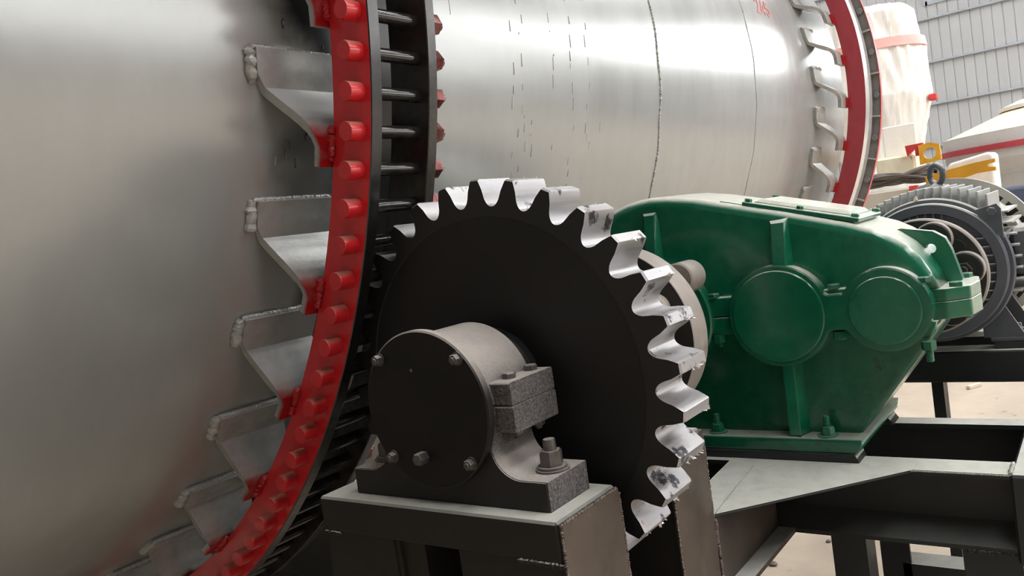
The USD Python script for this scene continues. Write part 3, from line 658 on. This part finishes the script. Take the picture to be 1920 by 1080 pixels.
obj("bearing_boss", [discx(0.538, 0.62, 0.115, 64, 0.003)], m_green, gb)
obj("bearing_cap", discx(0.5345, 0.54, 0.084, 72, 0.0016, YI, -0.003), m_green, gb)
obj("bearing_cap", discx(0.5340, 0.54, 0.0585, 64, 0.0014, YN, -0.004), m_green, gb)
def ribd(y0, y1, front, back, flare=0.009):   # (x, z) outlines of the front edge and of the flared root on the wall
    return trimesh.convex.convex_hull(np.array([(x, y, z) for x, z in front for y in (y0, y1)] + [(x, y, z) for x, z in back for y in (y0 - flare, y1 + flare)]))
obj("rib", ribd(-0.2675, -0.2445, [(0.541, 0.075), (0.541, 0.096), (0.558, 0.165)], [(0.574, 0.176), (0.574, 0.075)]), m_green, gb)
obj("rib", ribd(-0.012, 0.010, [(0.541, 0.09), (0.541, 0.115), (0.561, 0.212)], [(0.574, 0.225), (0.574, 0.09)]), m_green, gb)
obj("rib", ribd(-0.2585, -0.2375, [(0.545, -0.09), (0.540, -0.227)], [(0.580, -0.227), (0.580, -0.09)]), m_green, gb)
# inspection hatch on the sloping roof
def on_slope(m): # built flat with z up about (x, y, 0); laid on the line z = 0.256 + 0.284 y
    m = m.copy(); m.apply_transform(trimesh.transformations.rotation_matrix(math.atan(0.284), [1, 0, 0])); return m
def slope_at(y): return 0.2585 + 0.284 * y
hc = np.array([0.668, -0.288, slope_at(-0.288)])
hp = on_slope(cbox(-0.088, 0.088, -0.106, 0.106, 0.0, 0.008, 0.0015)); hp.apply_translation(hc)
hatch = obj("hatch_cover", hp, m_green, gb)
pad = on_slope(trimesh.convex.convex_hull(np.array([(sx * 0.070, sy * 0.090, 0.0081) for sx in (-1, 1) for sy in (-1, 1)] + [(sx * 0.060, sy * 0.080, 0.0150) for sx in (-1, 1) for sy in (-1, 1)]))); pad.apply_translation(hc)
obj("raised_panel", pad, m_green, hatch)
gs = on_slope(cbox(-0.082, 0.086, -0.098, 0.152, -0.006, 0.0025, 0.001)); gs.apply_translation(hc); obj("gasket_seat", gs, m_green, gb)
for sx in (-1, 1):
    for sy in (-1, 0, 1):
        bm = on_slope(bolt((sx * 0.079, sy * 0.097, 0.008), "z", 0.012, 0.006, False, 0, 0.4 * sy)); bm.apply_translation(hc); obj("hatch_bolt", bm, m_greenbolt, hatch)
# lifting lug
lug = Polygon([(-0.395, 0.118), (-0.440, 0.124), (-0.490, 0.113), (-0.508, 0.100), (-0.516, 0.080), (-0.530, 0.020), (-0.45, 0.018)]).buffer(-0.006).buffer(0.006).difference(Point(-0.4845, 0.083).buffer(0.0085, 12))
obj("lifting_lug", prism_x(lug, 0.668, 0.690), m_green, gb)
for i, (x, y, z) in enumerate(((0.556, -0.120, 0.038), (0.556, -0.3435, 0.030), (0.556, -0.487, 0.030), (0.598, -0.528, 0.022), (0.715, -0.528, 0.022))):
    if i == 1: z = 0.0385
    obj("flange_bolt", bolt((x - 0.002 if i < 3 else x, y, z if i != 2 else 0.0385), "z", 0.0195, 0.008, False, 0, 0.6 * i), m_greenbolt, gb)
for (x, y, z, L) in ((0.554, -0.120, -0.035, 0.008), (0.554, -0.3435, -0.038, 0.0), (0.556, -0.484, -0.062, 0.020), (0.72, -0.525, -0.030, 0.006)):
    obj("flange_nut", bolt((x, y, z), "-z", 0.0205, 0.015, False, L, 0.3), m_greenbolt, gb)
for (x, y) in ((0.556, -0.092), (0.553, -0.303), (0.812, -0.303)):
    st = obj("anchor_bolt", bolt((x, y, -0.2285), "z", 0.021, 0.015, True, 0.019, 0.3), m_greenbolt, gb)
    obj("washer", lathe([(0, 0), (0.0185, 0), (0.0185, 0.002), (0, 0.002)], 24).apply_translation((x, y, -0.2285)), m_greenbolt, st)
obj("input_shaft", discx(0.80, 0.955, 0.022, 32, 0.002, -0.412, 0.0), m_disc, gb)

# ================================================================== COUPLING between pinion shaft and gearbox
cp = thing("shaft_coupling", "dark coupling disc with a pale dusty rim, seen behind the gear teeth", "coupling", (0.36, 0, 0))
obj("disc", revx([(0.341, 0.046), (0.341, 0.1635), (0.3415, 0.1645)], 96), m_coupdark, cp)
obj("rim", revx([(0.341, 0.1642), (0.3425, 0.1655), (0.398, 0.1655), (0.400, 0.163), (0.400, 0.046), (0.3425, 0.046)], 96), m_coup, cp, label="pale dusty rim")
obj("hub", ringx(0.255, 0.341, 0.0455, 0.080, 64), m_coupdark, cp)
obj("half_flange", ringx(0.404, 0.436, 0.046, 0.150, 90), m_coupdark, cp)
obj("stub_shaft", discx(0.2452, 0.5375, 0.045, 48), m_coupdark, cp)
for k in range(6):
    t = math.radians(26 + 60 * k); y, z = -0.118 * math.cos(t), 0.118 * math.sin(t)
    b_ = obj("bush", discx(0.312, 0.3405, 0.026, 28, 0.003, y, z), m_coup, cp)
    obj("nut", bolt((0.312, y, z), "x", 0.026, 0.010, True, 0.006, k), m_coupdark, b_)
for k in range(3):
    t = math.radians(41 + 120 * k); y, z = -0.137 * math.cos(t), 0.137 * math.sin(t)
    obj("pin_boss", discx(0.437, 0.50, 0.030, 28, 0.003, y, z), m_coup, cp)

# ================================================================== MOTOR COUPLING and MOTOR
MY = -0.412
mc = thing("motor_coupling", "dark round coupling disc with a pale rim on the motor shaft", "coupling", (0.97, MY, 0))
obj("disc", revx([(0.962, 0.0225), (0.962, 0.119), (0.9625, 0.120)], 96, MY, 0), m_disc, mc)
obj("rim", revx([(0.962, 0.1195), (0.962, 0.1205), (0.9645, 0.1235), (0.990, 0.1235), (0.990, 0.0225), (0.9622, 0.0225)], 96, MY, 0), m_coup, mc, label="pale machined rim")
obj("hub", ringx(0.905, 0.962, 0.0225, 0.050, 48, 0.002, MY, 0), m_disc, mc)
for k in range(6):
    t = math.radians(8 + 60 * k); y, z = MY - 0.0845 * math.cos(t), 0.0845 * math.sin(t)
    b_ = obj("bush", revx([(0.938, 0.0345), (0.9395, 0.0365), (0.9615, 0.0365), (0.9615, 0.0), (0.938, 0.0)], 40, y, z), m_coup, mc)
    obj("bush_face", discx(0.936, 0.9385, 0.0335, 36, 0.001, y, z), m_disc, b_)
    obj("nut", bolt((0.9355, y, z), "x", 0.030, 0.010, True, 0.008, 0.3 + k), m_disc, b_)
    t += math.radians(30); y, z = MY - 0.088 * math.cos(t), 0.088 * math.sin(t)
    obj("hole_ring", ringx(0.9605, 0.9625, 0.017, 0.019, 28, 0.0004, y, z), m_coupdark, mc)

mo = thing("electric_motor", "grey finned electric motor with an eye bolt on top, behind the gearbox", "motor", (1.22, MY, -0.186))
obj("body", revx([(1.075, 0.05), (1.075, 0.138), (1.34, 0.138), (1.34, 0.05)], 72, MY, 0), m_motor, mo)
obj("end_shield", revx([(1.062, 0.03), (1.062, 0.126), (1.050, 0.129), (1.049, 0.148), (1.052, 0.151), (1.075, 0.151), (1.078, 0.148), (1.078, 0.158), (1.082, 0.161), (1.094, 0.161), (1.097, 0.158), (1.097, 0.10)], 110, MY, 0), m_motor, mo)
def shield_rib(y0, y1, z0, z1): obj("shield_rib", cbox(1.0515, 1.0625, y0, y1, z0, z1, 0.0008), m_motor, mo)
for dy in np.linspace(-0.036, 0.108, 10):                # upright ribs in the top of the end shield
    shield_rib(MY + dy - 0.002, MY + dy + 0.002, math.sqrt(max(0.098 ** 2 - dy * dy, 0.001)), math.sqrt(0.128 ** 2 - dy * dy))
for dz in np.linspace(-0.088, 0.062, 9):                # level ribs on both flanks
    ya, yb_ = math.sqrt(0.098 ** 2 - dz * dz), math.sqrt(0.128 ** 2 - dz * dz)
    shield_rib(MY - yb_, MY - ya, dz - 0.002, dz + 0.002); shield_rib(MY + ya, MY + yb_, dz - 0.002, dz + 0.002)
obj("shield_hub", revx([(1.040, 0.02), (1.040, 0.060), (1.048, 0.066), (1.062, 0.098), (1.062, 0.02)], 60, MY, 0), m_motor, mo)
def fin(y0, y1, z0, z1): return cbox(1.10, 1.325, y0, y1, z0, z1, 0.0012)
for i, dy in enumerate(np.linspace(-0.118, 0.118, 15)):                  # upright fins on the crown
    zt = 0.150 + 0.034 * (1 - (dy / 0.125) ** 2)
    obj("fin", fin(MY + dy - 0.0022, MY + dy + 0.0022, math.sqrt(max(0.137 ** 2 - dy * dy, 0)), zt), m_fin, mo)
for i, dz in enumerate(np.linspace(-0.06, 0.112, 8)):                     # level fins on both flanks
    for s in (-1, 1):
        yb = math.sqrt(max(0.137 ** 2 - dz * dz, 0)); yt = 0.150 + 0.020 * (1 - (dz / 0.125) ** 2)
        obj("fin", fin(MY + s * yb, MY + s * yt, dz - 0.0022, dz + 0.0022), m_fin, mo)
for s in (-1, 1):
    P = Polygon([(MY + s * 0.098, 0.124), (MY + s * 0.140, 0.133), (MY + s * 0.147, 0.122), (MY + s * 0.147, 0.060), (MY + s * 0.120, 0.08)])
    e = obj("corner_ear", prism_x(P if P.is_valid else P.buffer(0), 1.053, 1.066), m_motor, mo)
    obj("ear_bolt", bolt((1.053, MY + s * 0.130, 0.118), "x", 0.016, 0.006, False), m_motor, e)
# fan cowl with slots at the far end
cw = [revx([(1.345, 0.150), (1.345, 0.178), (1.352, 0.188), (1.40, 0.188), (1.40, 0.150)], 90, MY, 0)]
obj("fan_cowl", [revx([(1.405, 0.178), (1.405, 0.196), (1.425, 0.196), (1.425, 0.178), (1.405, 0.178)], 90, MY, 0), revx([(1.41, 0.138), (1.41, 0.150), (1.42, 0.150), (1.42, 0.138), (1.41, 0.138)], 90, MY, 0)], m_cowl, mo)
obj("cowl_back", discx(1.44, 1.452, 0.190, 60, 0.002, MY, 0), m_coupdark, mo)
for k in range(24):
    t = math.radians(15 * k); m = cbox(1.408, 1.424, -0.007, 0.007, 0.148, 0.180, 0.001); m = rotx(m, t); m.apply_translation((0, MY, 0)); obj("cowl_bar", m, m_cowl, mo)
for k in range(18):
    t = math.radians(20 * k + 6); m = cbox(1.325, 1.41, -0.009, 0.009, 0.160, 0.167, 0.001); m = rotx(m, t); m.apply_translation((0, MY, 0)); obj("cowl_strap", m, m_cowl, mo)
R1 = [(1.2 + 0.0205 * math.sin(t) * 0.65, MY - 0.012 + 0.0205 * math.sin(t) * 0.76, 0.2105 + 0.0225 * math.cos(t)) for t in np.linspace(0, 2 * np.pi, 33)]
obj("eye_bolt", [tube(R1, 0.0068, 12, False), lathe([(0, 0), (0.019, 0), (0.019, 0.008), (0.013, 0.014), (0.008, 0.018), (0, 0.02)], 24).apply_translation((1.2, MY - 0.012, 0.173))], m_motor, mo)
obj("bleed_plug", bolt((1.078, MY + 0.015, 0.160), "z", 0.008, 0.006, False, 0.003), m_stick, mo)
obj("terminal_box", cbox(1.13, 1.30, MY - 0.235, MY - 0.150, -0.03, 0.072, 0.008), m_motor, mo)
obj("cable_gland", tube([(1.12, MY - 0.19, -0.062), (1.28, MY - 0.19, -0.062)], 0.017, 14), m_motor, mo)
for s in (-1, 1):
    for xx in (1.105, 1.27):
        ft = obj("foot", [cbox(xx, xx + 0.055, MY + s * 0.100, MY + s * 0.185, -0.170, -0.160, 0.002), trimesh.convex.convex_hull(np.array([(x_, MY + s * y_, z_) for x_ in (xx, xx + 0.008) for y_, z_ in ((0.085, -0.10), (0.125, -0.08), (0.165, -0.1605), (0.085, -0.1605))]))], m_motor, mo)
        obj("foot_block", cbox(xx, xx + 0.055, MY + s * 0.105, MY + s * 0.180, -0.1855, -0.1702, 0.001), m_coupdark, ft)
        obj("foot_bolt", bolt((xx + 0.030, MY + s * 0.150, -0.160), "z", 0.020, 0.013, True, 0.010), m_motor, ft)

# ================================================================== BACKGROUND THINGS
g = np.random.default_rng(3)
def wrapped(cx, cy, prof, n=150, fold=0.05, seed=1, m_=120):
    """a turned shape under film: sharp slanting creases."""
    V = []
    zs = np.linspace(0, 1, m_); Z = np.interp(zs, np.linspace(0, 1, len(prof)), [p[0] for p in prof]); R_ = np.interp(zs, np.linspace(0, 1, len(prof)), [p[1] for p in prof])
    t = np.linspace(0, 2 * np.pi, n, endpoint=False); h = Z[-1] - Z[0]
    for z, r in zip(Z, R_):
        w = t + 0.9 * (z - Z[0]) / max(h, 1e-3)
        f = 1 - 2 * np.abs(meshkit.fbm(np.c_[np.cos(w) * 4.5, np.sin(w) * 4.5, np.full(n, z * 1.1)], 3, seed) - 0.5) * 2
        rr = r + fold * (f - 0.6)
        V.append(np.c_[cx + rr * np.cos(t), cy + rr * np.sin(t), np.full(n, z)])
    V = np.vstack(V); F = []
    for i in range(m_ - 1):
        for j in range(n):
            k = (j + 1) % n; F += [(i * n + j, i * n + k, (i + 1) * n + k), (i * n + j, (i + 1) * n + k, (i + 1) * n + j)]
    V = np.vstack([V, [cx, cy, Z[-1]]]); c = len(V) - 1
    for j in range(n): F.append(((m_ - 1) * n + j, (m_ - 1) * n + (j + 1) % n, c))
    m = trimesh.Trimesh(V, F, process=False); trimesh.repair.fix_normals(m); return m
WX, WY = 9.0, 1.30
wm = thing("wrapped_machine", "tall machine wrapped in creased white plastic film, behind the end of the drum", "machine", (WX, WY, FZ))
obj("film_cover", wrapped(WX, WY, [(FZ, 0.50), (0.0, 0.46), (0.45, 0.40), (1.1, 0.56), (1.25, 0.55), (1.62, 0.55), (1.72, 0.50), (2.0, 0.47), (2.08, 0.40)], fold=0.055), m_film, wm, smooth=50)
obj("tied_band", revx([(1.60, 0.56), (1.60, 0.575), (1.70, 0.56), (1.70, 0.54)], 60).apply_transform(np.array([[0, 0, 1, WX], [0, 1, 0, WY], [1, 0, 0, 0], [0, 0, 0, 1.0]])), m_pinktape, wm, label="pink band tied around the film")
obj("red_knob", cbox(WX - 0.05, WX + 0.05, WY - 0.62, WY - 0.54, 1.0, 1.07, 0.01), m_redbit, wm)
wb = thing("wrapped_block", "small cream block under clear film, left of the yellow bracket", "block", (7.0, 0.74, 0.1))
obj("block", cbox(6.9, 7.3, 0.60, 0.92, 0.22, 0.42, 0.02), m_foam, wb)
obj("film_skirt", wrapped(7.1, 0.80, [(FZ, 0.30), (-0.2, 0.27), (0.02, 0.25), (0.2195, 0.20)], 60, 0.03, 5, 30), m_film, wb, smooth=50)
tag(obj("film_flap", cbox(7.2, 7.24, 0.62, 0.90, 0.42, 0.70, 0.01), m_film), "upright flap of creased white film above the cream block", "film")
yb = Polygon([(0.385, 0.33), (0.55, 0.31), (0.55, 0.475), (0.46, 0.485), (0.39, 0.46)]).difference(Point(0.468, 0.395).buffer(0.048))
tag(obj("yellow_bracket", prism_x(yb, 6.80, 6.8448), m_yellow), "yellow plate bracket with a round hole beside the wrapped machine", "bracket")
tag(obj("red_plate", prism_x(Polygon([(0.535, 0.39), (0.585, 0.39), (0.585, 0.455), (0.65, 0.40), (0.66, 0.49), (0.52, 0.495)]), 6.845, 6.8995), m_redbit), "small red plate between the cream block and the yellow bracket", "plate")
ve = thing("conical_vessel", "large pale grey vessel with a cream conical roof and a dark red band", "vessel", (12.0, -0.9, FZ))
def revz(prof, cx, cy, n=96):
    m = trimesh.creation.revolve(np.array(prof, float), sections=n); m.apply_translation((cx, cy, 0)); return m
obj("body", revz([(0, FZ), (1.75, FZ), (1.75, 0.10), (1.98, 0.30), (2.0, 0.62), (0, 0.62)], 12.0, -0.9), m_vessel, ve)
obj("roof", revz([(2.0, 0.621), (1.05, 0.955), (0.0, 0.955)], 12.0, -0.9), m_vesseltop, ve)
obj("roof_ring", revz([(0, 0.956), (1.30, 0.885), (1.30, 0.93), (1.1, 1.00), (0, 1.02)], 12.0, -0.9), m_vesseltop, ve)
obj("red_band", revz([(1.99, 0.40), (2.03, 0.40), (2.03, 0.47), (1.99, 0.47)], 12.0, -0.9), m_vesselred, ve)
tag(obj("white_box", hull_x(Polygon([(0.02, FZ), (-0.215, FZ), (-0.215, 0.30), (0.02, 0.26)]).buffer(-0.03).buffer(0.03), 4.5, 4.8, 0.02), m_white), "white box with a rounded corner behind the yellow bar", "box")
yl = Polygon([(0.12, 0.12), (0.12, 0.21), (-0.14, 0.245), (-0.235, 0.252), (-0.235, 0.232), (-0.20, 0.226), (-0.20, 0.212), (-0.235, 0.206), (-0.235, 0.186), (-0.14, 0.183)])
tag(obj("yellow_bar", [prism_x(yl, 4.36, 4.40), box(4.40, 4.4998, -0.06, 0.0, 0.19, 0.215)], m_yellow), "yellow forked steel bar in front of the white box", "bar")
tag(obj("beige_crate", cbox(6.20, 6.76, 0.465, 1.03, FZ, 0.136, 0.01), m_crate), "beige box behind the motor, under the cable coil", "box")
tag(obj("red_strip", cbox(6.13, 6.1998, 0.473, 0.535, -0.02, 0.150, 0.004), m_redbit), "red strip on the corner of the beige box", "strip")
cc = thing("cable_coil", "coil of brown electric cables lying on the beige box", "cable", (6.5, 0.68, 0.15))
for k in range(10):
    ph = g.uniform(0, 6); rx, ry = g.uniform(0.17, 0.25), g.uniform(0.24, 0.34); dz = 0.195 + 0.008 * k
    t = np.linspace(0, 2 * np.pi, 49)
    obj("strand", tube(np.c_[6.48 + rx * np.cos(t), 0.69 + ry * np.sin(t), dz + 0.022 * np.sin(2 * t + ph) + 0.014 * np.cos(3 * t + ph)], 0.0125, 8, False), m_cable, cc)
tag(obj("blue_machine", cbox(8.2, 8.8, -0.60, 0.16, FZ, -0.02, 0.02), m_blue), "dark blue machine base below the conical vessel", "machine")
bb = thing("brown_cabinet", "brown cabinet with a dark opening at the right edge", "cabinet", (6.6, -0.6, FZ))
obj("carcass", [cbox(6.5, 6.9, -0.62, -0.33, FZ, 0.02, 0.01)], m_brownbox, bb)
obj("opening", box(6.492, 6.4999, -0.60, -0.44, -0.22, -0.03), m_frame, bb)
for i, (x, y, L, r) in enumerate(((3.95, -0.07, 0.10, 0.5),)):
    m = cbox(-L / 2, L / 2, -0.012, 0.012, 0, 0.02, 0.003); m.apply_transform(trimesh.transformations.rotation_matrix(-0.5, [0, 0, 1])); m.apply_translation((x, y, FZ)); tag(obj("wood_scrap", m, m_stick), "small pale scrap of wood on the concrete floor", "scrap")
def pebble(x, y, s, seed):
    m = trimesh.creation.icosphere(1, s); m.vertices *= 1 + 0.35 * (meshkit.noise(m.vertices * 60 + seed, seed)[:, None] - 0.5); m.vertices[:, 2] = m.vertices[:, 2] * 0.5; m.apply_translation((x, y, FZ + s * 0.42)); return m
spots = [(1.525, 0.212, "largest dark chip of stone on the floor under the gusset plate"), (1.75, 0.10, "dark stone chip on the floor below the frame, middle of the open patch"), (1.66, 0.04, "small dark stone chip on the floor left of the frame leg"), (1.95, 0.16, "tiny stone chip on the floor under the front beam")]
for i, (x, y, lab) in enumerate(spots):
    tag(obj("stone_chip", pebble(x, y, 0.014 if i == 0 else 0.009, i), m_brownbox), lab, "stone")
